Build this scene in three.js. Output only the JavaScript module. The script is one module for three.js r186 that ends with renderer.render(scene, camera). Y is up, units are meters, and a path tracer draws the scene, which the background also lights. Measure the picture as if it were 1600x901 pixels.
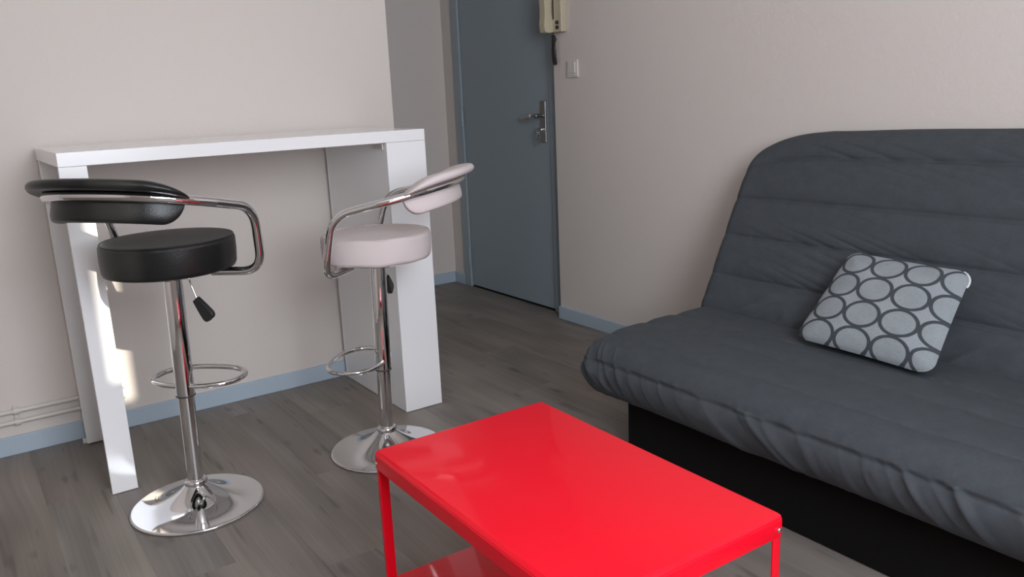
import * as THREE from 'three';
import { RoundedBoxGeometry } from 'three/addons/geometries/RoundedBoxGeometry.js';
import { mergeGeometries, toCreasedNormals } from 'three/addons/utils/BufferGeometryUtils.js';
import { RectAreaLightUniformsLib } from 'three/addons/lights/RectAreaLightUniformsLib.js';
import { ImprovedNoise } from 'three/addons/math/ImprovedNoise.js';

// ---------------------------------------------------------------- camera, sky, lights, exposure
const scene = new THREE.Scene();
const camera = new THREE.PerspectiveCamera(38.651, 1600 / 901, 0.05, 60);
{
  const yaw = 0.60120, pitch = 0.2318, roll = -0.0438;
  const f = new THREE.Vector3(Math.sin(yaw) * Math.cos(pitch), -Math.sin(pitch), -Math.cos(yaw) * Math.cos(pitch));
  const r0 = new THREE.Vector3(Math.cos(yaw), 0, Math.sin(yaw));
  const u0 = new THREE.Vector3().crossVectors(r0, f);
  const r = r0.clone().multiplyScalar(Math.cos(roll)).addScaledVector(u0, Math.sin(roll));
  const u = r0.clone().multiplyScalar(-Math.sin(roll)).addScaledVector(u0, Math.cos(roll));
  camera.matrixAutoUpdate = true;
  camera.quaternion.setFromRotationMatrix(new THREE.Matrix4().makeBasis(r, u, f.clone().negate()));
  camera.position.set(0, 1.157, 0);
}
scene.add(camera);
scene.background = new THREE.Color().setRGB(0.85, 0.95, 1.1);
RectAreaLightUniformsLib.init();
// daylight of the window behind the camera, just inside its panes
const WIN = { x0: -0.045, x1: 1.24, y0: 0.90, y1: 2.43, z: 0.6 };
const daylight = new THREE.RectAreaLight(new THREE.Color().setRGB(0.93, 0.98, 1.07), 13.6, WIN.x1 - WIN.x0 - 0.16, WIN.y1 - WIN.y0 - 0.16);
daylight.position.set((WIN.x0 + WIN.x1) / 2, (WIN.y0 + WIN.y1) / 2, WIN.z - 0.02);
daylight.lookAt(daylight.position.x, daylight.position.y, -3);
scene.add(daylight);
// low sun behind the camera; the courtyard walls outside let only a narrow strip of it through
const sun = new THREE.DirectionalLight(new THREE.Color().setRGB(1.0, 0.93, 0.8), 6.0);
sun.target.position.set(0.42, 0.6, -2.9);
sun.position.copy(sun.target.position).add(new THREE.Vector3(-0.088, 0.445, 1).multiplyScalar(12));
sun.castShadow = true; sun.shadow.radius = 0.8;
sun.shadow.mapSize.set(2048, 2048);
Object.assign(sun.shadow.camera, { left: -4, right: 4, top: 4, bottom: -4, near: 0.5, far: 20 });
scene.add(sun, sun.target);

const renderer = new THREE.WebGLRenderer({ antialias: true });
renderer.toneMapping = THREE.LinearToneMapping;
renderer.toneMappingExposure = 1.0;
renderer.shadowMap.enabled = true;

// ---------------------------------------------------------------- helpers
const V = (x, y, z) => new THREE.Vector3(x, y, z);
function rng(seed) { let s = seed >>> 0; return () => { s = (s + 0x6D2B79F5) >>> 0; let t = s; t = Math.imul(t ^ (t >>> 15), t | 1); t ^= t + Math.imul(t ^ (t >>> 7), t | 61); return ((t ^ (t >>> 14)) >>> 0) / 4294967296; }; }
const PN = new ImprovedNoise();
const names = {};
function numbered(n) { names[n] = (names[n] || 0) + 1; return names[n] === 1 ? n : n + '_' + String(names[n] - 1).padStart(3, '0'); }
function thing(name, label, category, pos = [0, 0, 0], turn = 0, group) {
  const o = new THREE.Group(); o.name = numbered(name); o.position.set(...pos); o.rotation.y = turn;
  o.userData = { label, category }; if (group) o.userData.group = group;
  scene.add(o); return o;
}
function part(name, geo, mat, parent, label) {
  const m = new THREE.Mesh(geo, mat); m.name = parent === scene ? numbered(name) : name;
  if (parent !== scene) { const k = parent.children.filter(c => c.name.replace(/_\d{3}$/, '') === name).length; if (k) m.name = name + '_' + String(k).padStart(3, '0'); }
  m.castShadow = m.receiveShadow = true; if (label) m.userData.label = label;
  parent.add(m); return m;
}
function struct(name, geo, mat, parent = scene) { const m = part(name, geo, mat, parent); if (parent === scene) m.userData.kind = 'structure'; return m; }
function structGroup(name) { const g = new THREE.Group(); g.name = numbered(name); g.userData.kind = 'structure'; scene.add(g); return g; }
// planar uv in metres from the way each face points
function boxUV(g) {
  const p = g.attributes.position, n = g.attributes.normal, uv = new Float32Array(p.count * 2);
  for (let i = 0; i < p.count; i++) {
    const ax = Math.abs(n.getX(i)), ay = Math.abs(n.getY(i)), az = Math.abs(n.getZ(i));
    const [a, b] = ax > ay && ax > az ? [p.getZ(i), p.getY(i)] : ay > az ? [p.getX(i), p.getZ(i)] : [p.getX(i), p.getY(i)];
    uv[2 * i] = a; uv[2 * i + 1] = b;
  }
  g.setAttribute('uv', new THREE.BufferAttribute(uv, 2)); return g;
}
function bx(x0, x1, y0, y1, z0, z1) { const g = new THREE.BoxGeometry(x1 - x0, y1 - y0, z1 - z0); g.translate((x0 + x1) / 2, (y0 + y1) / 2, (z0 + z1) / 2); return boxUV(g); }
function rb(x0, x1, y0, y1, z0, z1, r = 0.002, seg = 2) {
  const g = new RoundedBoxGeometry(x1 - x0, y1 - y0, z1 - z0, seg, Math.min(r, (x1 - x0) / 2.01, (y1 - y0) / 2.01, (z1 - z0) / 2.01));
  g.translate((x0 + x1) / 2, (y0 + y1) / 2, (z0 + z1) / 2); return boxUV(g);
}
function merge(list) { return mergeGeometries(list.map(g => { const q = g.index ? g.toNonIndexed() : g; for (const k of Object.keys(q.attributes)) if (!['position', 'normal', 'uv'].includes(k)) q.deleteAttribute(k); return q; })); }
class Poly extends THREE.Curve {
  constructor(pts) { super(); this.p = pts; this.l = [0]; for (let i = 1; i < pts.length; i++) this.l.push(this.l[i - 1] + pts[i].distanceTo(pts[i - 1])); }
  getPoint(t, o = new THREE.Vector3()) { const s = t * this.l[this.l.length - 1]; let i = 1; while (i < this.p.length - 1 && this.l[i] < s) i++; const k = (s - this.l[i - 1]) / Math.max(1e-9, this.l[i] - this.l[i - 1]); return o.lerpVectors(this.p[i - 1], this.p[i], Math.min(1, Math.max(0, k))); }
}
// polyline with rounded corners
function fillet(pts, r, n = 8) {
  const out = [pts[0]];
  for (let i = 1; i < pts.length - 1; i++) {
    const a = pts[i - 1], b = pts[i], c = pts[i + 1];
    const d1 = a.distanceTo(b), d2 = c.distanceTo(b), q = Math.min(r, d1 * 0.49, d2 * 0.49);
    const s = b.clone().lerp(a, q / d1), e = b.clone().lerp(c, q / d2);
    for (let k = 0; k <= n; k++) { const t = k / n; out.push(s.clone().multiplyScalar((1 - t) * (1 - t)).addScaledVector(b, 2 * t * (1 - t)).addScaledVector(e, t * t)); }
  }
  out.push(pts[pts.length - 1]); return out;
}
function tube(pts, r, seg = 120, rad = 12, closed = false) { return new THREE.TubeGeometry(new Poly(closed ? [...pts, pts[0]] : pts), seg, r, rad, closed); }
function rod(a, b, r0, r1 = r0, seg = 16) {
  const d = b.clone().sub(a), g = new THREE.CylinderGeometry(r1, r0, d.length(), seg);
  g.applyQuaternion(new THREE.Quaternion().setFromUnitVectors(V(0, 1, 0), d.clone().normalize())); g.translate(...a.clone().lerp(b, 0.5).toArray()); return g;
}
function lathe(pts, seg = 64) { return new THREE.LatheGeometry(pts.map(p => new THREE.Vector2(p[0], p[1])), seg); }

// ---------------------------------------------------------------- textures
function tex(w, h, fn, srgb, repeat) {
  const d = new Uint8Array(w * h * 4);
  for (let y = 0; y < h; y++) for (let x = 0; x < w; x++) { const c = fn(x / w, y / h, x, y), i = 4 * (y * w + x); d[i] = c[0]; d[i + 1] = c[1]; d[i + 2] = c[2]; d[i + 3] = 255; }
  const t = new THREE.DataTexture(d, w, h); t.wrapS = t.wrapT = THREE.RepeatWrapping; t.magFilter = THREE.LinearFilter; t.minFilter = THREE.LinearMipmapLinearFilter; t.generateMipmaps = true;
  if (srgb) t.colorSpace = THREE.SRGBColorSpace; if (repeat) t.repeat.set(...repeat); t.needsUpdate = true; return t;
}
// tiling value noise
function tnoise(seed, P, Q) {
  const r = rng(seed), g = new Float32Array(P * Q); for (let i = 0; i < g.length; i++) g[i] = r();
  return (u, v) => { u = ((u % 1) + 1) % 1 * P; v = ((v % 1) + 1) % 1 * Q; const i = Math.floor(u), j = Math.floor(v); let a = u - i, b = v - j; a = a * a * (3 - 2 * a); b = b * b * (3 - 2 * b); const at = (x, y) => g[(y % Q) * P + x % P]; return (at(i, j) * (1 - a) + at(i + 1, j) * a) * (1 - b) + (at(i, j + 1) * (1 - a) + at(i + 1, j + 1) * a) * b; };
}
const cl = v => Math.max(0, Math.min(255, v));

const wallBump = (() => { const a = tnoise(1, 60, 60), b = tnoise(2, 150, 150), c = tnoise(3, 18, 18); return tex(512, 512, (u, v) => { const k = cl(255 * (0.45 * a(u, v) + 0.35 * b(u, v) + 0.2 * c(u, v))); return [k, k, k]; }, false, [1.6, 1.6]); })();
const M = {};
M.wall = new THREE.MeshStandardMaterial({ color: new THREE.Color().setRGB(0.715, 0.652, 0.605), roughness: 0.92, bumpMap: wallBump, bumpScale: 0.0008 });
M.ceiling = new THREE.MeshStandardMaterial({ color: new THREE.Color().setRGB(0.78, 0.76, 0.73), roughness: 0.95 });
M.blueBoard = new THREE.MeshStandardMaterial({ color: new THREE.Color().setRGB(0.45, 0.54, 0.625), roughness: 0.45 });
M.doorBlue = new THREE.MeshStandardMaterial({ color: new THREE.Color().setRGB(0.31, 0.375, 0.41), roughness: 0.5 });
M.frameBlue = new THREE.MeshStandardMaterial({ color: new THREE.Color().setRGB(0.34, 0.405, 0.445), roughness: 0.42 });
M.white = new THREE.MeshPhysicalMaterial({ color: new THREE.Color().setRGB(0.90, 0.895, 0.90), roughness: 0.22, clearcoat: 0.35, clearcoatRoughness: 0.12 });
M.whiteMatt = new THREE.MeshStandardMaterial({ color: new THREE.Color().setRGB(0.74, 0.71, 0.68), roughness: 0.45 });
M.chrome = new THREE.MeshStandardMaterial({ color: new THREE.Color().setRGB(0.80, 0.80, 0.81), metalness: 1, roughness: 0.06 });
M.steel = new THREE.MeshStandardMaterial({ color: new THREE.Color().setRGB(0.45, 0.45, 0.44), metalness: 1, roughness: 0.32 });
M.zinc = new THREE.MeshStandardMaterial({ color: new THREE.Color().setRGB(0.7, 0.7, 0.7), metalness: 1, roughness: 0.3 });
M.blackPlastic = new THREE.MeshStandardMaterial({ color: new THREE.Color().setRGB(0.016, 0.016, 0.017), roughness: 0.45 });
M.darkPlastic = new THREE.MeshStandardMaterial({ color: new THREE.Color().setRGB(0.03, 0.027, 0.025), roughness: 0.5 });
M.ivory = new THREE.MeshStandardMaterial({ color: new THREE.Color().setRGB(0.56, 0.50, 0.36), roughness: 0.45 });
M.switchWhite = new THREE.MeshStandardMaterial({ color: new THREE.Color().setRGB(0.72, 0.68, 0.64), roughness: 0.4 });
M.paintedPipe = new THREE.MeshStandardMaterial({ color: new THREE.Color().setRGB(0.68, 0.64, 0.59), roughness: 0.5 });
const leatherBump = (() => { const a = tnoise(11, 90, 90), b = tnoise(12, 40, 40); return tex(256, 256, (u, v) => { const k = cl(255 * (0.65 * a(u, v) + 0.35 * b(u, v))); return [k, k, k]; }, false, [6, 6]); })();
M.blackLeather = new THREE.MeshPhysicalMaterial({ color: new THREE.Color().setRGB(0.010, 0.0105, 0.0105), roughness: 0.36, specularIntensity: 0.75, bumpMap: leatherBump, bumpScale: 0.0002 });
const weave = (() => { const a = tnoise(21, 64, 64); return tex(256, 256, (u, v) => { const k = cl(128 + 70 * Math.sin(u * 2 * Math.PI * 48) * Math.sin(v * 2 * Math.PI * 48) + 60 * (a(u, v) - 0.5)); return [k, k, k]; }, false, [8, 8]); })();
M.paleFabric = new THREE.MeshStandardMaterial({ color: new THREE.Color().setRGB(0.66, 0.585, 0.575), roughness: 0.85, bumpMap: weave, bumpScale: 0.0003 });
M.red = new THREE.MeshPhysicalMaterial({ specularIntensity: 0.28, color: new THREE.Color().setRGB(0.86, 0.004, 0.020), roughness: 0.5, clearcoat: 0.4, clearcoatRoughness: 0.08 });
const sofaTint = (() => { const a = tnoise(31, 30, 30), b = tnoise(32, 128, 128); return tex(512, 512, (u, v) => { const k = 0.93 + 0.08 * a(u, v) + 0.06 * (b(u, v) - 0.5); return [cl(66 * k), cl(71 * k), cl(76 * k)]; }, true, [1.5, 1.5]); })();
M.sofa = new THREE.MeshPhysicalMaterial({ map: sofaTint, roughness: 0.82, sheen: 0.12, sheenRoughness: 0.5, sheenColor: new THREE.Color().setRGB(0.5, 0.55, 0.6), bumpMap: weave, bumpScale: 0.00025 });
M.sofaBase = new THREE.MeshPhysicalMaterial({ specularIntensity: 0.35, color: new THREE.Color().setRGB(0.005, 0.0045, 0.004), roughness: 0.9 });
M.pane = new THREE.MeshPhysicalMaterial({ color: 0xffffff, transmission: 1, thickness: 0, roughness: 0, ior: 1.5 });
M.render = new THREE.MeshStandardMaterial({ color: new THREE.Color().setRGB(0.5, 0.47, 0.42), roughness: 0.95 });

// floor boards: grey-brown brushed wood decor, grain along v
const woods = [0, 1, 2].map(s => {
  const a = tnoise(41 + s, 60, 3), b = tnoise(51 + s, 170, 6), c = tnoise(61 + s, 6, 4), d = tnoise(71 + s, 14, 9), e = tnoise(81 + s, 40, 14);
  const base = [[145, 137, 128], [143, 134, 126], [146, 137, 129]][s];
  return tex(512, 1024, (u, v) => {
    const w = u + 0.05 * (c(u, v) - 0.5);
    let k = 0.84 + 0.06 * a(w, v) + 0.06 * b(w, v) + 0.16 * (c(u, v) - 0.5) + 0.13 * (d(w, v) - 0.5);
    const kn = e(w, v); if (kn > 0.84) k -= 1.2 * (kn - 0.84);
    const warm = 4 * (c(u + 0.37, v + 0.2) - 0.5);
    return [cl((base[0] + warm) * k), cl(base[1] * k), cl((base[2] - warm) * k)];
  }, true);
});
const woodBump = (() => { const a = tnoise(91, 150, 5), b = tnoise(92, 50, 3); return tex(512, 512, (u, v) => { const k = cl(255 * (0.6 * a(u, v) + 0.4 * b(u, v))); return [k, k, k]; }, false); })();
const woodMats = woods.map(t => new THREE.MeshStandardMaterial({ map: t, roughness: 0.5, bumpMap: woodBump, bumpScale: 0.0003 }));

// cushion print: dark rings on a square grid over pale blue-grey cotton
const cushionPrint = (() => {
  const a = tnoise(101, 128, 128), b = tnoise(102, 8, 8);
  return tex(1024, 1024, (u, v) => {
    const px = (u - 0.17) * 3.7, py = (0.85 - v) * 3.92;
    const gx = px - Math.round(px), gy = py - Math.round(py), r = Math.hypot(gx, gy);
    const line = Math.max(0, Math.min(1, (0.055 - Math.abs(r - 0.468)) / 0.012));
    const k = 0.96 + 0.06 * (a(u, v) - 0.5) + 0.05 * (b(u, v) - 0.5);
    const f = r < 0.47 ? [150, 157, 161] : [156, 162, 168];
    return [0, 1, 2].map(i => cl((f[i] * (1 - line) + [66, 71, 77][i] * line) * k));
  }, true);
})();
M.cushion = new THREE.MeshStandardMaterial({ map: cushionPrint, roughness: 0.88, bumpMap: weave, bumpScale: 0.0003 });
M.cushionTag = new THREE.MeshStandardMaterial({ color: new THREE.Color().setRGB(0.75, 0.76, 0.78), roughness: 0.7, side: THREE.DoubleSide });

// ---------------------------------------------------------------- the room
const ZA = -3.234, XB = 2.571, XD = 2.637, ZH = -4.475, XC = 1.642, ZE = -3.302, CEIL = 2.55, XL = -1.7, ZR = 0.6, BH = 0.067;
{
  const floor = structGroup('floor');
  part('screed', bx(XL - 0.15, XD + 0.25, -0.2, -0.006, ZH - 0.15, ZR + 0.15), M.render, floor);
  const r = rng(7), W = 0.182, Lp = 1.219, variants = [];
  for (let k = 0; k < 8; k++) {
    const g = new RoundedBoxGeometry(W - 0.0001, 0.006, Lp - 0.0001, 1, 0.0003);
    const p = g.attributes.position, uv = g.attributes.uv, ou = r(), ov = r();
    for (let i = 0; i < p.count; i++) uv.setXY(i, ou + p.getX(i) / 0.75, ov + p.getZ(i) / 1.9);
    variants.push(g);
  }
  let n = 0;
  for (let i = 0, x = XL + W / 2 - 0.01; x - W / 2 < XD + 0.05; x += W, i++) {
    for (let z = ZR + 0.1 - ((i * 0.43) % 1) * Lp; z + Lp / 2 > ZH; z -= Lp) {
      const m = part('plank', variants[(n * 5 + i) % 8], woodMats[Math.floor(r() * 3)], floor);
      m.position.set(x, -0.003, z); n++;
    }
  }
}
struct('ceiling', bx(XL - 0.15, XD + 0.25, CEIL, CEIL + 0.15, ZH - 0.15, ZR + 0.15), M.ceiling);
struct('wall_bar', bx(XL, XC, 0, CEIL, ZA - 0.12, ZA), M.wall);
struct('wall_left', bx(XL - 0.15, XL, 0, CEIL, ZH, ZR), M.wall);
struct('wall_hall', bx(XL - 0.15, XD + 0.25, 0, CEIL, ZH - 0.15, ZH), M.wall);
struct('wall_sofa', bx(XB, XD + 0.25, 0, CEIL, ZE, ZR), M.wall);
struct('wall_entrance', merge([bx(XD, XD + 0.25, 0, CEIL, ZH, -4.345), bx(XD, XD + 0.25, 2.13, CEIL, -4.345, ZE)]), M.wall);
struct('wall_window', merge([
  bx(XL - 0.15, WIN.x0, 0, CEIL, ZR, ZR + 0.15), bx(WIN.x1, XD + 0.25, 0, CEIL, ZR, ZR + 0.15),
  bx(WIN.x0, WIN.x1, 0, WIN.y0, ZR, ZR + 0.15), bx(WIN.x0, WIN.x1, WIN.y1, CEIL, ZR, ZR + 0.15)]), M.wall);
// baseboards
struct('baseboard_bar', rb(XL, XC, 0, BH, ZA, ZA + 0.012, 0.002), M.blueBoard);
struct('baseboard_hall', rb(XL, XD, 0, BH, ZH, ZH + 0.012, 0.002), M.blueBoard);
struct('baseboard_entrance', rb(XD - 0.012, XD, 0, BH, ZH + 0.012, -4.345, 0.002), M.blueBoard);
struct('baseboard_sofa', rb(XB - 0.013, XB, 0, BH, ZE - 0.004, ZR, 0.003), M.blueBoard);
// window behind the camera
{
  const w = structGroup('window_1'), { x0, x1, y0, y1 } = WIN, z0 = ZR + 0.03, z1 = ZR + 0.085, t = 0.055;
  part('window_frame', merge([rb(x0, x0 + t, y0, y1, z0, z1), rb(x1 - t, x1, y0, y1, z0, z1), rb(x0 + t, x1 - t, y0, y0 + t, z0, z1), rb(x0 + t, x1 - t, y1 - t, y1, z0, z1), rb((x0 + x1) / 2 - 0.05, (x0 + x1) / 2 + 0.05, y0 + t, y1 - t, z0, z1)]), M.whiteMatt, w);
  for (const s of [0, 1]) part('pane', bx(s ? (x0 + x1) / 2 + 0.05 : x0 + t, s ? x1 - t : (x0 + x1) / 2 - 0.05, y0 + t, y1 - t, ZR + 0.055, ZR + 0.059), M.pane, w);
}
// courtyard walls outside, with a slit between them where the low sun gets through
struct('wall_courtyard', merge([bx(-5, -0.100, -3, 6, 2.2, 2.26), bx(-0.004, 6, -3, 6, 2.2, 2.26), bx(-0.100, -0.004, -3, 2.52, 2.2, 2.26)]), M.render);

// ---------------------------------------------------------------- entrance door
{
  const d = structGroup('door_1'), zl = -4.272, zr = -3.42, top = 2.06;
  part('door_frame', merge([rb(XD - 0.012, XD + 0.12, 0, top + 0.07, -4.345, zl, 0.003), rb(XD - 0.012, XD + 0.12, 0, top + 0.07, zr, ZE - 0.001, 0.003), rb(XD - 0.012, XD + 0.12, top, top + 0.07, zl, zr, 0.003)]), M.frameBlue, d);
  part('door_leaf', rb(XD - 0.002, XD + 0.04, 0.012, top - 0.003, zl + 0.003, zr - 0.003, 0.002), M.doorBlue, d);
  part('threshold', bx(XD - 0.002, XD + 0.25, 0, 0.004, zl, zr), M.darkPlastic, d);
  part('landing_panel', bx(XD + 0.15, XD + 0.2, 0, top + 0.06, -4.4, ZE), M.darkPlastic, d);
  for (const y of [0.19, 1.035, 1.86]) {
    const h = part('hinge', rod(V(XD - 0.012, y - 0.05, zl - 0.001), V(XD - 0.012, y + 0.05, zl - 0.001), 0.0075), M.frameBlue, d);
    part('hinge_cap', merge([new THREE.SphereGeometry(0.0078, 12, 8).translate(XD - 0.012, y + 0.05, zl - 0.001), new THREE.SphereGeometry(0.0078, 12, 8).translate(XD - 0.012, y - 0.05, zl - 0.001)]), M.frameBlue, h);
  }
  const zp = -3.476, hp = part('handle_plate', rb(XD - 0.013, XD - 0.002, 0.905, 1.118, zp - 0.024, zp + 0.022, 0.004, 3), M.steel, d, 'brushed metal lock plate');
  const yl = 1.042;
  part('lever', merge([rod(V(XD - 0.01, yl, zp), V(XD - 0.055, yl, zp), 0.009), new THREE.SphereGeometry(0.0095, 14, 10).translate(XD - 0.055, yl, zp), tube(fillet([V(XD - 0.055, yl, zp), V(XD - 0.058, yl, zp - 0.045), V(XD - 0.054, yl - 0.012, zp - 0.125)], 0.02), 0.0115, 30, 12), new THREE.SphereGeometry(0.0115, 14, 10).translate(XD - 0.054, yl - 0.012, zp - 0.125)]), M.steel, hp);
  part('lever_collar', rod(V(XD - 0.058, yl, zp - 0.036), V(XD - 0.058, yl, zp - 0.046), 0.0128), M.zinc, hp);
  part('lock_cylinder', rod(V(XD - 0.01, 0.972, zp), V(XD - 0.022, 0.972, zp), 0.0085), M.zinc, hp);
}
{
  const zp = -3.476, k = thing('door_key', 'small metal keys hanging from the lock of the blue-grey door', 'key', [XD, 0.972, zp]);
  const bow = (y, x) => { const s = new THREE.Shape(); s.absellipse(0, 0, 0.0125, 0.0115, 0, Math.PI * 2); const h = new THREE.Path(); h.absellipse(0, -0.006, 0.003, 0.003, 0, Math.PI * 2); s.holes.push(h); const g = new THREE.ExtrudeGeometry(s, { depth: 0.0024, bevelEnabled: false, curveSegments: 14 }); g.translate(x, y, -0.0012); return g; };
  part('key', merge([bow(0, -0.044), new THREE.BoxGeometry(0.014, 0.006, 0.0024).translate(-0.028, 0, 0)]), M.zinc, k);
  part('key_ring', new THREE.TorusGeometry(0.011, 0.0012, 8, 28).rotateY(0.5).translate(-0.046, -0.016, 0), M.zinc, k);
  part('hanging_key', merge([bow(-0.036, -0.046), new THREE.BoxGeometry(0.007, 0.034, 0.0024).translate(-0.046, -0.062, 0), new THREE.BoxGeometry(0.0035, 0.006, 0.0024).translate(-0.0415, -0.07, 0)]), M.zinc, k);
}

// ---------------------------------------------------------------- intercom, switch, pipes
{
  const t = thing('intercom', 'ivory wall intercom handset with a dark coiled cord beside the blue-grey door', 'intercom', [XB, 1.435, -3.243]);
  part('wall_unit', rb(-0.034, 0, 0, 0.215, -0.052, 0.052, 0.006, 3), M.ivory, t);
  part('handset', (() => { // a bar with two swollen ends standing off the unit, seen from the side, given width
    const sh = new THREE.Shape(); sh.moveTo(0.037, 0.006); sh.quadraticCurveTo(0.06, 0.0, 0.074, 0.006); sh.quadraticCurveTo(0.084, 0.03, 0.078, 0.055); sh.quadraticCurveTo(0.072, 0.105, 0.078, 0.155); sh.quadraticCurveTo(0.084, 0.19, 0.074, 0.208); sh.quadraticCurveTo(0.058, 0.215, 0.037, 0.208); sh.lineTo(0.037, 0.165); sh.quadraticCurveTo(0.052, 0.105, 0.037, 0.05); sh.closePath();
    const g = new THREE.ExtrudeGeometry(sh, { depth: 0.036, bevelEnabled: true, bevelSize: 0.004, bevelThickness: 0.005, bevelSegments: 3, curveSegments: 14 });
    g.rotateY(Math.PI); g.translate(0.003, 0, -0.021); return g;
  })(), M.ivory, t);
  for (const y of [0.022, 0.044]) part('button', rb(-0.0385, -0.033, y - 0.008, y + 0.008, 0.012, 0.032, 0.0015), M.darkPlastic, t, 'dark push button');
  part('cradle_slot', rb(-0.036, -0.033, 0.06, 0.17, -0.012, -0.004, 0.001), M.darkPlastic, t);
  const pts = [], down = [V(-0.03, 0.006, -0.04), V(-0.03, -0.03, -0.036), V(-0.028, -0.1, -0.045), V(-0.026, -0.158, -0.04), V(-0.03, -0.165, -0.03), V(-0.034, -0.1, -0.028), V(-0.03, -0.04, -0.034), V(-0.02, -0.03, -0.03)];
  for (const p of down) { p.y = p.y < -0.02 ? p.y * 0.86 : p.y; p.z += 0.022; }
  const c = new THREE.CatmullRomCurve3(down);
  for (let i = 0; i <= 760; i++) { const u = i / 760, p = c.getPoint(u), a = u * 2 * Math.PI * 46, r = u < 0.08 || u > 0.97 ? 0.001 : 0.0075; const T = c.getTangent(u), n = V(1, 0, 0).sub(T.clone().multiplyScalar(T.x)).normalize(), b = T.clone().cross(n); pts.push(p.addScaledVector(n, r * Math.cos(a)).addScaledVector(b, r * Math.sin(a))); }
  part('coiled_cord', tube(pts, 0.0026, 900, 6), M.darkPlastic, t, 'dark coiled cord');
}
{
  const t = thing('light_switch', 'square white light switch on the wall right of the blue-grey door', 'switch', [XB, 1.263, -3.15]);
  part('switch_plate', rb(-0.010, 0, -0.04, 0.04, -0.04, 0.04, 0.003, 3), M.switchWhite, t);
  const g = rb(-0.0145, -0.006, -0.02, 0.03, -0.026, 0.026, 0.002, 3); part('rocker', g, M.switchWhite, t);
  part('rocker_base', rb(-0.0125, -0.006, -0.03, -0.021, -0.026, 0.026, 0.001), M.switchWhite, t);
}
for (const [y, label] of [[0.157, 'upper of two thin painted heating pipes running along the wall above the baseboard'], [0.118, 'lower of two thin painted heating pipes running along the wall above the baseboard']]) {
  const p = part('heating_pipe', tube(fillet([V(XL, y, ZA + 0.0135), V(0.44, y, ZA + 0.0135), V(0.445, y, ZA - 0.01)], 0.012), 0.0075, 60, 14), M.paintedPipe, scene);
  p.userData = { label, category: 'pipe' };
}
{
  const t = thing('pipe_clip', 'small painted clip holding the two heating pipes to the wall', 'clip', [0.092, 0.137, ZA]);
  part('clip_strap', rb(-0.008, 0.008, -0.038, 0.040, 0.0, 0.006, 0.002), M.paintedPipe, t);
  for (const y of [0.02, -0.019]) part('clip_saddle', new THREE.CylinderGeometry(0.0118, 0.0118, 0.018, 20).rotateZ(Math.PI / 2).translate(0, y, 0.0135), M.paintedPipe, t);
}

// ---------------------------------------------------------------- bar table
{
  const x0 = 0.285, x1 = 1.466, zf = -2.651, zb = -3.205, H = 1.05, T = 0.04, wl = 0.074, wr = 0.155, b = 0.018;
  const t = thing('bar_table', 'white glossy bar table with box-panel legs against the wall', 'table', [x0, 0, zb]);
  const P = (name, a, c, d, e, f, g, m = M.white, label) => part(name, rb(a - x0, c - x0, d, e, f - zb, g - zb, 0.0012), m, t, label);
  P('tabletop', x0, x1, H - T, H, zb, zf);
  const yt = H - T - 0.0008;
  P('front_panel', x0, x0 + wl, 0.002, yt, zf - b, zf - 0.0006);
  P('side_panel', x0 + wl - b, x0 + wl - 0.001, 0.002, yt, zf - 0.493 + 0.0006, zf - b - 0.0006);
  P('back_panel', x0, x0 + wl, 0.004, yt, zf - 0.493 - b, zf - 0.493);
  P('front_panel', x1 - wr, x1, 0.002, yt, zf - b, zf - 0.0006);
  P('side_panel', x1 - wr + 0.0005, x1 - wr + b, 0.002, yt, zb + b + 0.001, zf - b - 0.0006);
  P('back_panel', x1 - wr, x1, 0.004, yt, zb, zb + b);
  P('floor_glide', x0 - 0.01, x0 + 0.012, 0.001, 0.016, zf - 0.493 - b - 0.016, zf - 0.493 - b - 0.0005, M.whiteMatt);
  P('floor_glide', x0 + 0.05, x0 + 0.078, 0.001, 0.02, zf - 0.493 + 0.001, zf - 0.493 + 0.02, M.whiteMatt);
  // metal corner bracket under the top at the right leg
  part('bracket', merge([rb(x1 - wr - 0.0025 - x0, x1 - wr + 0.0004 - x0, 0.987, yt - 0.001, zf - 0.11 - zb, zf - 0.03 - zb, 0.0006), rb(x1 - wr - 0.04 - x0, x1 - wr - x0, yt - 0.003, yt, zf - 0.11 - zb, zf - 0.03 - zb, 0.0006)]), M.zinc, t, 'grey metal corner bracket');
  part('bracket_plate', rb(x1 - wr - 0.006 - x0, x1 - wr - 0.0026 - x0, 0.986, yt - 0.002, zf - 0.032 - zb, zf - 0.022 - zb, 0.0006), M.whiteMatt, t);
}

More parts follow.
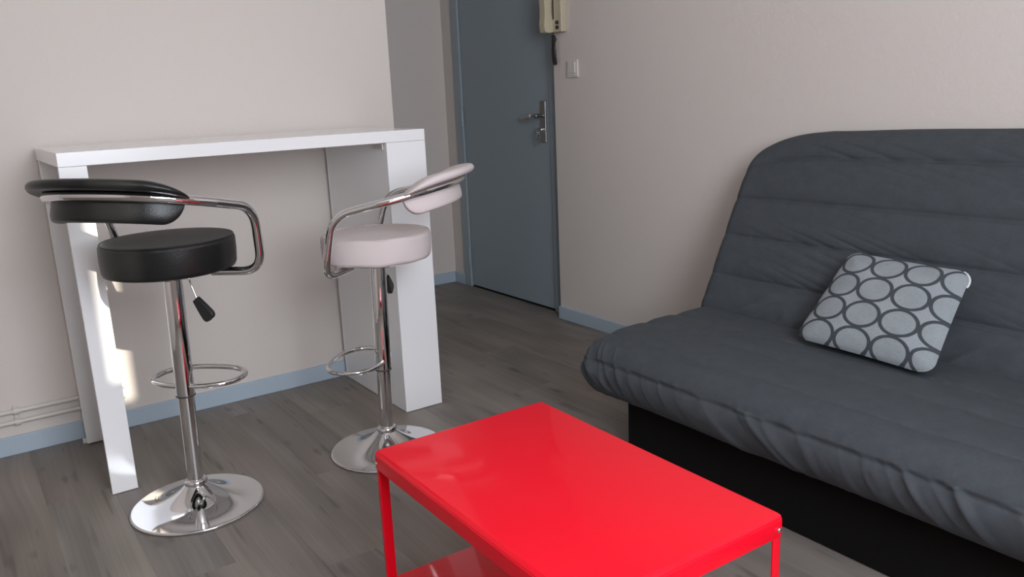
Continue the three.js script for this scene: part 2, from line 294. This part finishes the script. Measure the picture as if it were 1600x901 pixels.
// ---------------------------------------------------------------- bar stools
function barStool(o) {
  const g = thing('bar_stool', o.label, 'bar stool', [o.x, 0, o.z], o.yaw, 'bar stools at the white bar table');
  // everything above the foot leans a little with the play of the column
  const c = Math.cos(o.yaw), s = Math.sin(o.yaw), lx = o.lean[0] * c - o.lean[1] * s, lz = o.lean[0] * s + o.lean[1] * c;
  const lean = new THREE.Matrix4().set(1, lx, 0, 0, 0, 1, 0, 0, 0, lz, 1, 0, 0, 0, 0, 1);
  const L = q => { q.applyMatrix4(lean); return q; };
  const sb = o.seatBottom, st = o.seatTop, R = o.seatR, ya = o.armY;
  // foot
  const prof = [[0.0, 0.002], [0.17, 0.002], [0.188, 0.001], [0.19, 0.004], [0.1895, 0.0075], [0.186, 0.0095]];
  for (let i = 1; i <= 60; i++) { const r = 0.186 - (0.186 - 0.031) * i / 60, k = 1 - (r - 0.031) / 0.155; prof.push([r, 0.0095 + 0.010 * k + 0.052 * Math.pow(k, 2.6)]); }
  prof.push([0.0305, 0.073], [0.028, 0.078], [0.0, 0.078]);
  const f = lathe(prof, 128); part('foot_disc', f, M.chrome, g);
  part('column_collar', L(lathe([[0.0, 0.068], [0.0315, 0.068], [0.0335, 0.074], [0.0315, 0.083], [0.026, 0.088], [0.0, 0.088]], 48)), M.chrome, g);
  part('lower_column', L(new THREE.CylinderGeometry(0.0228, 0.0228, o.tubeY - 0.07 + 0.05, 40).translate(0, (0.08 + o.tubeY + 0.04) / 2, 0)), M.chrome, g);
  part('upper_column', L(lathe([[0.0235, o.tubeY], [0.0262, o.tubeY], [0.0268, o.tubeY + 0.003], [0.0262, o.tubeY + 0.006], [0.0262, sb - 0.01], [0.0, sb - 0.01]], 40)), M.chrome, g);
  part('column_ring', L(new THREE.TorusGeometry(0.0255, 0.0022, 10, 40).rotateX(Math.PI / 2).translate(0, o.tubeY - 0.001, 0)), M.darkPlastic, g);
  // seat plate and lever
  part('seat_plate', L(lathe([[0, sb - 0.016], [0.09, sb - 0.016], [0.1, sb - 0.01], [0.106, sb + 0.004], [0, sb + 0.004]], 48)), M.chrome, g);
  const lv = part('lever', L(rod(V(-0.05, sb - 0.008, 0), V(-0.083, sb - 0.09, -0.003), 0.0028)), M.chrome, g);
  const hs = new THREE.Shape(); hs.moveTo(-0.0075, 0); hs.lineTo(0.0075, 0); hs.quadraticCurveTo(0.014, 0.03, 0.0165, 0.055); hs.quadraticCurveTo(0.016, 0.066, 0.008, 0.066); hs.lineTo(-0.008, 0.066); hs.quadraticCurveTo(-0.016, 0.066, -0.0165, 0.055); hs.quadraticCurveTo(-0.014, 0.03, -0.0075, 0);
  const hg = new THREE.ExtrudeGeometry(hs, { depth: 0.009, bevelEnabled: true, bevelSize: 0.003, bevelThickness: 0.003, bevelSegments: 3, curveSegments: 10 }); hg.translate(0, 0, -0.0045);
  hg.applyQuaternion(new THREE.Quaternion().setFromUnitVectors(V(0, 1, 0), V(-0.62, -0.78, 0).normalize())); hg.translate(-0.078, sb - 0.082, -0.003);
  part('lever_grip', L(hg), M.blackPlastic, lv, 'black lever grip');
  // footrest hoop
  const hoop = []; for (let i = 0; i < 72; i++) { const a = i / 72 * 2 * Math.PI, e = 0.86, sg = v => Math.sign(v) * Math.pow(Math.abs(v), e); const hx = 0.136 * sg(Math.sin(a)), hz = 0.082 - 0.09 * sg(Math.cos(a)), hc = Math.cos(o.hoop), hn = Math.sin(o.hoop); hoop.push(V(hx * hc + hz * hn, o.tubeY + 0.028, hz * hc - hx * hn)); }
  part('footrest', L(tube(hoop, 0.0078, 144, 12, true)), M.chrome, g);
  // seat cushion: rounded rim, slightly domed
  const n = [[0, sb], [R - 0.016, sb], [R - 0.004, sb + 0.004], [R, sb + 0.014]];
  n.push([R + 0.002, sb + (st - sb) * 0.5]);
  for (let i = 0; i <= 10; i++) { const a = i / 10 * Math.PI / 2; n.push([R - 0.014 + 0.015 * Math.cos(a), st - 0.019 + 0.013 * Math.sin(a)]); }
  for (let i = 1; i <= 8; i++) { const k = i / 8; n.push([(R - 0.014) * (1 - k), st - 0.006 + 0.006 * Math.sin(k * Math.PI / 2)]); }
  const sg = lathe(n, 96);
  if (o.wrinkle) { const p = sg.attributes.position; for (let i = 0; i < p.count; i++) { const x = p.getX(i), y = p.getY(i), z = p.getZ(i), r = Math.hypot(x, z); if (r < R * 0.9) continue; const a = Math.atan2(z, x), w = 1 + 0.012 * PN.noise(a * 2.2, y * 70, 3.1) + 0.006 * PN.noise(a * 9, y * 40, 7); p.setXYZ(i, x * w, y + 0.003 * PN.noise(a * 3, 1.5, 9), z * w); } sg.computeVertexNormals(); }
  const seat = part('seat', L(sg), o.cover, g);
  part('seat_piping', L(new THREE.TorusGeometry(R - 0.0045, 0.002, 8, 96).rotateX(Math.PI / 2).translate(0, st - 0.0085, 0)), o.cover, seat);
  // arm tube: from under the seat up both sides and round the back
  const w = 0.243, z0 = 0.083, y1 = 0.169, w1 = 0.259, z1 = 0.043, y2 = 0.24, d = 0.279, e = 0.843;
  const arc = t => V(w1 * Math.sign(Math.cos(t)) * Math.pow(Math.abs(Math.cos(t)), e), ya + y1 + (y2 - y1) * Math.pow(Math.sin(t), e), z1 - (z1 + d) * Math.pow(Math.sin(t), e));
  const arcPts = []; for (let i = 1; i < 60; i++) arcPts.push(arc(Math.PI * i / 60));
  const rt = 0.0122, yl = sb - 0.014;
  const path = [V(0.09, yl, 0.06), V(w - 0.006, yl, z0 + 0.004), V(w1, ya + y1, z1), ...arcPts.filter(p => p.z < z1 - 0.135), V(-w1, ya + y1, z1), V(-w + 0.006, yl, z0 + 0.004), V(-0.09, yl, 0.06)];
  // round the three bends of each side, keep the arc as it is
  const a0 = fillet(path.slice(0, 4), 0.062, 12), a1 = fillet(path.slice(-4), 0.062, 12);
  part('arm_tube', L(tube([...a0.slice(0, -1), ...path.slice(3, -3), ...a1.slice(1)], rt, 420, 14)), M.chrome, g);
  // backrest pad on the arc
  const up = V(0, 1, 0).applyAxisAngle(V(1, 0, 0), -0).clone(); const tilt = Math.atan2(y2 - y1, z1 + d); up.set(0, Math.cos(tilt), Math.sin(tilt));
  const ta = o.pad[0], tb = Math.PI - o.pad[0], NS = 90, sec = [];
  const outline = [[-0.048, -0.060], [-0.03, -0.063], [-0.016, -0.059], [-0.0118, -0.046], [-0.0118, -0.02], [-0.012, -0.006], [-0.007, 0.0118], [0.010, 0.012], [0.028, 0.0122], [0.040, 0.0145], [0.046, 0.024], [0.041, 0.0345], [0.023, 0.0395], [-0.006, 0.040], [-0.030, 0.036], [-0.046, 0.028], [-0.053, 0.010], [-0.052, -0.03]];
  const oc = new THREE.CatmullRomCurve3(outline.map(q => V(q[0], q[1], 0)), true, 'centripetal').getPoints(90).slice(0, -1);
  const pos = [], idx = [], NP = oc.length; const pc = V(-0.012, 0.002, 0);
  for (let i = 0; i <= NS; i++) {
    const u = i / NS, t = ta + (tb - ta) * (0.5 - 0.5 * Math.cos(Math.PI * u)); // denser at the ends
    const p = arc(t), tg = arc(t + 0.01).sub(arc(t - 0.01)).normalize(), out = tg.clone().cross(up).normalize(); if (out.dot(V(p.x, 0, p.z - z1 + 0.02)) < 0) out.negate();
    const dd = Math.min(t - ta, tb - t) / 0.20, k = dd >= 1 ? 1 : Math.sqrt(Math.max(0, 1 - (1 - dd) * (1 - dd)));
    const kk = Math.max(0.001, k);
    for (const q of oc) { const a = pc.x + (q.x - pc.x) * (0.35 + 0.65 * kk) * (i === 0 || i === NS ? 0.02 : 1), b = pc.y + (q.y - pc.y) * (q.y > 0.005 ? Math.pow(Math.sin(Math.PI / 2 * Math.max(0.001, Math.min(1, Math.min(t - ta, tb - t) / 0.42))), 0.72) : Math.pow(kk, 0.8)); const v = p.clone().addScaledVector(out, a).addScaledVector(up, b); pos.push(v.x, v.y, v.z); }
  }
  for (let i = 0; i < NS; i++) for (let j = 0; j < NP; j++) { const a = i * NP + j, b = i * NP + (j + 1) % NP; idx.push(a, b, a + NP, b, b + NP, a + NP); }
  const bg = new THREE.BufferGeometry(); bg.setAttribute('position', new THREE.Float32BufferAttribute(pos, 3)); bg.setIndex(idx); bg.computeVertexNormals();
  bg.setAttribute('uv', new THREE.Float32BufferAttribute(new Float32Array(pos.length / 3 * 2).map((_, i) => { const v = i >> 1; return i & 1 ? (v % NP) / NP * 0.35 : Math.floor(v / NP) / NS * 0.6; }), 2));
  part('backrest', L(bg), o.cover, g);
  return g;
}
barStool({ x: 0.482, z: -2.415, yaw: 2.207, lean: [0.017, 0.021], seatBottom: 0.72, seatTop: 0.818, seatR: 0.177, armY: 0.723, tubeY: 0.35, hoop: 0.16, cover: M.blackLeather, pad: [0.62], label: 'black leatherette bar stool with chrome arms and round foot' });
barStool({ x: 1.105, z: -2.400, yaw: -2.338, lean: [0.028, 0.0], seatBottom: 0.66, seatTop: 0.752, seatR: 0.174, armY: 0.666, tubeY: 0.287, hoop: 0, cover: M.paleFabric, wrinkle: true, pad: [0.62], label: 'pale pink-white covered bar stool with chrome arms and round foot' });

// ---------------------------------------------------------------- red coffee table
{
  const x0 = 0.672, x1 = 1.13, z0 = -1.548, z1 = -0.822, H = 0.42, cx = (x0 + x1) / 2, cz = (z0 + z1) / 2, hx = (x1 - x0) / 2, hz = (z1 - z0) / 2;
  const t = thing('coffee_table', 'bright red metal coffee table with a lower shelf', 'table', [cx, 0, cz], -0.012);
  // a pressed sheet tray turned over: rounded top edge and corners, apron on all sides
  function tray(hx, hz, y, apron, r, rc, th) {
    const prof = [[0, -apron]]; for (let i = 0; i <= 8; i++) { const a = i / 8 * Math.PI / 2; prof.push([-r + r * Math.cos(a), -r + r * Math.sin(a)]); }
    const ring = (inset) => { const o = [], q = Math.max(0.001, rc - inset); for (const [sx, sz, a0] of [[1, 1, 0], [-1, 1, 1], [-1, -1, 2], [1, -1, 3]]) for (let i = 0; i <= 8; i++) { const a = (a0 + i / 8) * Math.PI / 2; o.push([sx * (hx - rc) + q * Math.cos(a), sz * (hz - rc) + q * Math.sin(a)]); } return o; };
    const rows = [...prof.map(p => [ring(-p[0]), y + p[1]])]; const inner = [[th, -apron], [th, -th - 0.004]].map(p => [ring(p[0]), y + p[1]]);
    const pos = [], idx = [], all = [...inner.slice().reverse(), ...rows], n = rows[0][0].length;
    for (const [rg, yy] of all) for (const [a, b] of rg) pos.push(a, yy, b);
    for (let i = 0; i < all.length - 1; i++) for (let j = 0; j < n; j++) { const a = i * n + j, b = i * n + (j + 1) % n; idx.push(a, a + n, b, b, a + n, b + n); }
    const top = pos.length / 3; pos.push(0, y, 0); const last = (all.length - 1) * n; for (let j = 0; j < n; j++) idx.push(last + j, top, last + (j + 1) % n);
    const bot = pos.length / 3; pos.push(0, y - th - 0.004, 0); for (let j = 0; j < n; j++) idx.push(j, (j + 1) % n, bot);
    const g = new THREE.BufferGeometry(); g.setAttribute('position', new THREE.Float32BufferAttribute(pos, 3)); g.setIndex(idx); const c = toCreasedNormals(g, 0.6); return boxUV(c);
  }
  part('tabletop', tray(hx, hz, H, 0.040, 0.014, 0.016, 0.0018), M.red, t);
  part('shelf', tray(hx - 0.004, hz - 0.004, 0.105, 0.026, 0.006, 0.012, 0.0018), M.red, t);
  for (const [sx, sz] of [[-1, -1], [1, -1], [-1, 1], [1, 1]]) {
    const w = 0.030, wz = 0.021, th = 0.0022, ex = hx - 0.002, ez = hz - 0.002;
    const L = new THREE.Shape(), q = 0.0135; // an angle of sheet steel with a rounded corner
    L.moveTo(-w, 0); L.lineTo(-q, 0); L.absarc(-q, -q, q, Math.PI / 2, 0, true); L.lineTo(0, -wz); L.lineTo(-th, -wz); L.lineTo(-th, -q); L.absarc(-q, -q, q - th, 0, Math.PI / 2, false); L.lineTo(-w, -th); L.closePath();
    const lg = new THREE.ExtrudeGeometry(L, { depth: H - 0.014, bevelEnabled: false, curveSegments: 8 });
    lg.rotateX(Math.PI / 2); lg.translate(0, H - 0.012, 0); lg.scale(sx, 1, -sz * -1 > 0 ? 1 : -1);
    if (sx * (sz > 0 ? 1 : -1) < 0) { const p = lg.attributes.position.array, n = lg.attributes.normal.array; for (let i = 0; i < p.length; i += 9) for (let k = 0; k < 3; k++) { let t0 = p[i + 3 + k]; p[i + 3 + k] = p[i + 6 + k]; p[i + 6 + k] = t0; t0 = n[i + 3 + k]; n[i + 3 + k] = n[i + 6 + k]; n[i + 6 + k] = t0; } }
    lg.computeVertexNormals(); lg.translate(sx * ex, 0, sz * ez);
    const leg = part('leg', lg, M.red, t);
    const scr = (x, y, z, alongX) => { const g = lathe([[0, 0], [0.0048, 0], [0.0046, 0.0012], [0.003, 0.0026], [0, 0.003]], 16); if (alongX) g.rotateZ(-sx * Math.PI / 2); else g.rotateX(sz * Math.PI / 2); g.translate(x, y, z); return g; };
    part('screw', scr(sx * (hx + 0.0001), H - 0.027, sz * (hz - 0.0175), true), M.zinc, leg, 'silver screw');
    part('screw', scr(sx * (hx - 0.0175), H - 0.027, sz * (hz + 0.0001), false), M.zinc, leg, 'silver screw');
  }
}

// ---------------------------------------------------------------- sofa bed
// a padded cover swept along z: outline in (x, y), seams at points of the outline, rounded ends
function padded({ outline, mid, seams, z0, z1, endR, inset, NZ, puff, wrinkle, endFade = 1 }) {
  const c = new THREE.CatmullRomCurve3(outline.map(p => V(p[0], p[1], 0)), true, 'centripetal'); c.arcLengthDivisions = 1200;
  const NP = 420, P = c.getSpacedPoints(NP).slice(0, -1), N = P.map((p, i) => { const t = P[(i + 1) % NP].clone().sub(P[(i + NP - 1) % NP]).normalize(); return V(t.y, -t.x, 0); });
  const len = c.getLength(), ds = len / NP; const cen = P.reduce((a, p) => a.add(p), V(0, 0, 0)).divideScalar(NP);
  if (N[0].dot(P[0].clone().sub(cen)) < 0) N.forEach(n => n.negate());
  const sIdx = seams.map(s => { let b = 0, bd = 1e9; P.forEach((p, i) => { const d = Math.hypot(p.x - s[0], p.y - s[1]); if (d < bd) { bd = d; b = i; } }); return b; });
  const zs = []; for (let i = 0; i <= NZ; i++) { const u = i / NZ; zs.push(z0 + (z1 - z0) * (u + 0.055 * Math.sin(2 * Math.PI * u) * -1)); }
  const pos = [], uv = [], idx = [];
  zs.forEach((z, iz) => {
    const e = Math.min(z - z0, z1 - z), k0 = e >= endR ? 1 : Math.sqrt(Math.max(0, 1 - (1 - e / endR) ** 2)), k = Math.max(0.004, k0);
    for (let j = 0; j < NP; j++) {
      const p = P[j], m = mid(p); let x = m[0] + (p.x - m[0]) * k, y = m[1] + (p.y - m[1]) * k;
      const q = inset(p, e, z); x += q[0]; y += q[1];
      let sd = 1e9, si = 0, sgn = 1; sIdx.forEach((s, q2) => { let d = j - s; if (d > NP / 2) d -= NP; if (d < -NP / 2) d += NP; if (Math.abs(d) < Math.abs(sd)) { sd = d; si = q2; } }); sgn = Math.sign(sd) || 1; const dist = Math.abs(sd) * ds;
      let h = -puff * Math.exp(-((dist / 0.024) ** 2)) - puff * 0.7 * Math.exp(-((dist / 0.006) ** 2));
      h += wrinkle(p, z, dist, si, sgn, j * ds);
      h *= Math.min(1, k0 * 1.2 + 0.15) * Math.min(1, endFade + (1 - endFade) * e / 0.16);
      x += N[j].x * h; y += N[j].y * h;
      pos.push(x, y, z); uv.push(j * ds, z);
    }
  });
  for (let i = 0; i < NZ; i++) for (let j = 0; j < NP; j++) { const a = i * NP + j, b = i * NP + (j + 1) % NP; idx.push(a, a + NP, b, b, a + NP, b + NP); }
  const g = new THREE.BufferGeometry(); g.setAttribute('position', new THREE.Float32BufferAttribute(pos, 3)); g.setAttribute('uv', new THREE.Float32BufferAttribute(uv, 2)); g.setIndex(idx); g.computeVertexNormals();
  // make sure faces point outwards
  const n = g.attributes.normal, mI = Math.floor(NZ / 2) * NP; let sum = 0; for (let j = 0; j < NP; j++) sum += n.getX(mI + j) * N[j].x + n.getY(mI + j) * N[j].y;
  if (sum < 0) { const ix = g.index.array; for (let i = 0; i < ix.length; i += 3) { const t = ix[i]; ix[i] = ix[i + 1]; ix[i + 1] = t; } g.computeVertexNormals(); }
  return g;
}
const ridge = v => { const a = 1 - Math.abs(v) * 2.2; return a > 0 ? a * a : 0; };
{
  const t = thing('sofa', 'dark grey quilted sofa bed with a reclined back and a black base', 'sofa', [0, 0, 0]);
  const Z0 = -1.995, Z1 = -0.05;
  part('base', rb(1.695, 2.42, 0.004, 0.235, -1.845, -0.16, 0.006), M.sofaBase, t, 'black fabric base');
  const seat = padded({
    outline: [[2.28, 0.385], [2.2, 0.394], [2.1, 0.400], [1.98, 0.402], [1.86, 0.402], [1.76, 0.398], [1.69, 0.389], [1.637, 0.365], [1.606, 0.33], [1.597, 0.285], [1.610, 0.240], [1.645, 0.208], [1.70, 0.198], [1.9, 0.2], [2.1, 0.2], [2.26, 0.21], [2.31, 0.25], [2.315, 0.33]],
    mid: p => [p.x, 0.295], seams: [[2.01, 0.402], [1.868, 0.402], [1.71, 0.392], [1.603, 0.325]], z0: Z0, z1: Z1, endR: 0.075,
    inset: (p, e) => { const R = 0.09, k = e >= R ? 0 : R * (1 - Math.sqrt(Math.max(0, 1 - (1 - e / R) ** 2))); return [0.7 * k * Math.max(0, Math.min(1, (2.1 - p.x) / 0.5)), 0]; },
    NZ: 560, puff: 0.005,
    wrinkle: (p, z, dist, si, sgn, s) => {
      let h = 0.004 * PN.noise(z * 3, p.x * 6, 1.7);
      const front = Math.max(0, Math.min(1, (1.66 - p.x) / 0.05));
      if (front > 0 && p.y < 0.335) { // gathers below the front seam, slanting
        const q = (0.335 - p.y) / 0.13, a = z * 9.5 + p.y * 6.5 + 1.1 * PN.noise(z * 2.3, p.y * 3, 20.5);
        h += front * Math.exp(-q * 0.7) * (0.012 * ridge(PN.noise(a, p.y * 3, 4.2) * 1.3) * Math.max(0.1, 0.6 + 1.3 * PN.noise(z * 2.7, p.y * 4, 8)) + 0.005 * ridge(PN.noise(a * 2.3, p.y * 4, 9.4) * 1.4) * Math.max(0, 0.5 + 1.2 * PN.noise(z * 4.1, 5, 3)) - 0.003);
      } else if (front > 0) h += front * 0.004 * ridge(PN.noise(z * 15, p.y * 9, 2.2)) * Math.exp(-dist / 0.03);
      h += 0.0025 * ridge(PN.noise(z * 11 + si * 7, p.x * 4, 5.5 + si)) * Math.exp(-dist / 0.035) * (p.y > 0.37 ? 1 : 0);
      // the padding hangs in folds over the far corner
      const ce = Math.max(0, 1 - (z + 1.995) / 0.3); if (ce > 0 && p.y < 0.375) h += ce * 0.007 * ridge(PN.noise(z * 20 + p.y * 12, p.y * 4, 12.2)) * Math.max(0, Math.min(1, (1.76 - p.x) / 0.08));
      return h;
    },
  });
  part('seat_mattress', seat, M.sofa, t);
  // back: slope direction (0.447, 0.894), front normal (-0.894, 0.447)
  const B = (s, n) => [2.150 + 0.4472 * s - 0.8944 * n, 0.392 + 0.8944 * s + 0.4472 * n];
  const yS = y => { const s = (y - 0.396) / 0.8944; return B(s, 0.004); };
  const back = padded({
    outline: [B(-0.035, -0.03), B(0.0, -0.004), B(0.06, 0.004), B(0.15, 0.006), B(0.3, 0.006), B(0.45, 0.006), B(0.58, 0.002), B(0.64, -0.010), B(0.678, -0.036), B(0.686, -0.065), B(0.668, -0.096), B(0.62, -0.112), B(0.45, -0.115), B(0.2, -0.115), B(0.0, -0.11), B(-0.04, -0.08)],
    mid: p => { const s = (p.x - 2.150) * 0.4472 + (p.y - 0.392) * 0.8944; return B(s, -0.055); },
    seams: [yS(0.91), yS(0.773), yS(0.643), yS(0.512)], z0: -1.982, z1: Z1, endR: 0.05,
    inset: (p, e, z) => { const R = 0.30, s = (p.x - 2.150) * 0.4472 + (p.y - 0.392) * 0.8944, kk = Math.max(0, Math.min(1, (s - 0.4) / 0.28)); let d = 0; if (e < R) { const u = 1 - e / R; d = 0.085 * Math.pow(u, 3.2) + 0.02 * u; if (e < 0.06) d += 0.055 * (1 - Math.sqrt(Math.max(0, 1 - (1 - e / 0.06) ** 2))); } d = -kk * d + kk * Math.max(0, Math.min(0.032, 0.009 + 0.026 * (z + 1.7))); return [0.4472 * d, 0.8944 * d]; },
    NZ: 520, puff: 0.0085, endFade: 0.3,
    wrinkle: (p, z, dist, si, sgn, s) => {
      let h = 0.005 * PN.noise(z * 2.4, p.y * 5, 3.3);
      const g = Math.exp(-dist / 0.05);
      h -= 0.007 * ridge(PN.noise(z * 7 + sgn * dist * 26 + si * 3.7, p.y * 2, 6.1 + si)) * g * Math.max(0, PN.noise(z * 2.2, si * 4.1, 1.2) + 0.35) * 1.4;
      if (p.y < 0.5) h += 0.010 * ridge(PN.noise(z * 8 - p.y * 9, p.y * 5, 8.8)) * Math.max(0, Math.min(1, (0.5 - p.y) / 0.08)) - 0.003;
      return h;
    },
  });
  part('back_mattress', back, M.sofa, t);
  for (const z of [-1.68, -0.34]) part('back_strut', rb(2.36, 2.40, 0.2, 0.40, z - 0.02, z + 0.02, 0.004), M.blackPlastic, t);
}

// ---------------------------------------------------------------- cushion
{
  const t = thing('cushion', 'square cushion printed with dark grey rings on pale grey leaning against the sofa back', 'cushion', [2.00, 0.415, -1.245]);
  const W = 0.40, H = 0.315, TH = 0.085, n = 64;
  const f = (side) => {
    const pos = [], uv = [], idx = [];
    for (let j = 0; j <= n; j++) for (let i = 0; i <= n; i++) {
      const u = i / n * 2 - 1, v = j / n * 2 - 1;
      // square with rounded corners: squeeze the grid
      const R = 0.24, m = Math.max(Math.abs(u), Math.abs(v)); let sx = u, sy = v;
      if (Math.abs(u) > 1 - R && Math.abs(v) > 1 - R) { const a = (Math.abs(u) - 1 + R) / R, b = (Math.abs(v) - 1 + R) / R, l = Math.hypot(a, b), q = Math.max(a, b) / Math.max(1e-6, l); sx = Math.sign(u) * (1 - R + a * q * R); sy = Math.sign(v) * (1 - R + b * q * R); }
      const pinch = 1 - 0.02 * (1 - sy * sy) * Math.abs(sx) ** 2, pinchY = 1 - 0.025 * (1 - sx * sx) * sy * sy;
      const d = Math.max(0, 1 - m ** 3.2), th = TH / 2 * Math.pow(d, 0.62) * (0.78 + 0.22 * (1 - sx * sx) * (1 - sy * sy));
      const wr = 0.0022 * PN.noise(u * 3.5, v * 3.5, side * 4 + 2) + 0.0018 * ridge(PN.noise(u * 6 + v * 2, v * 6 - u, side + 11)) * m;
      pos.push(sx * W / 2 * pinch * (1.06 - 0.15 * (sy + 1) / 2), sy * H / 2 * pinchY, side * (th + (m < 1 ? wr * d : 0))); uv.push(0.5 + sx / 2, 0.5 + sy / 2);
    }
    for (let j = 0; j < n; j++) for (let i = 0; i < n; i++) { const a = j * (n + 1) + i, b = a + 1, c = a + n + 1, d = c + 1; side > 0 ? idx.push(a, b, c, b, d, c) : idx.push(a, c, b, b, c, d); }
    const g = new THREE.BufferGeometry(); g.setAttribute('position', new THREE.Float32BufferAttribute(pos, 3)); g.setAttribute('uv', new THREE.Float32BufferAttribute(uv, 2)); g.setIndex(idx); g.computeVertexNormals(); return g;
  };
  const g = merge([f(1), f(-1)]); g.translate(0, H / 2, 0);
  // local z faces the room (-x): lean back by 41 degrees, twist a little in its own plane
  const mtx = new THREE.Matrix4().makeRotationY(-Math.PI / 2).multiply(new THREE.Matrix4().makeRotationX(-0.72)).multiply(new THREE.Matrix4().makeRotationZ(-0.03));
  g.applyMatrix4(mtx); part('cover', g, M.cushion, t);
  const tg = []; for (let i = 0; i <= 10; i++) { const a = 0.35 + i / 10 * 1.5; tg.push(V(W / 2 * 0.91 - 0.040 + 0.041 * Math.sin(a), H - 0.036 + 0.036 * Math.cos(a), -0.008)); }
  const rib = tube(tg, 0.0032, 30, 8); rib.applyMatrix4(mtx); part('zip_pull', rib, M.cushionTag, t, 'white fabric loop at the corner');
}

renderer.render(scene, camera);
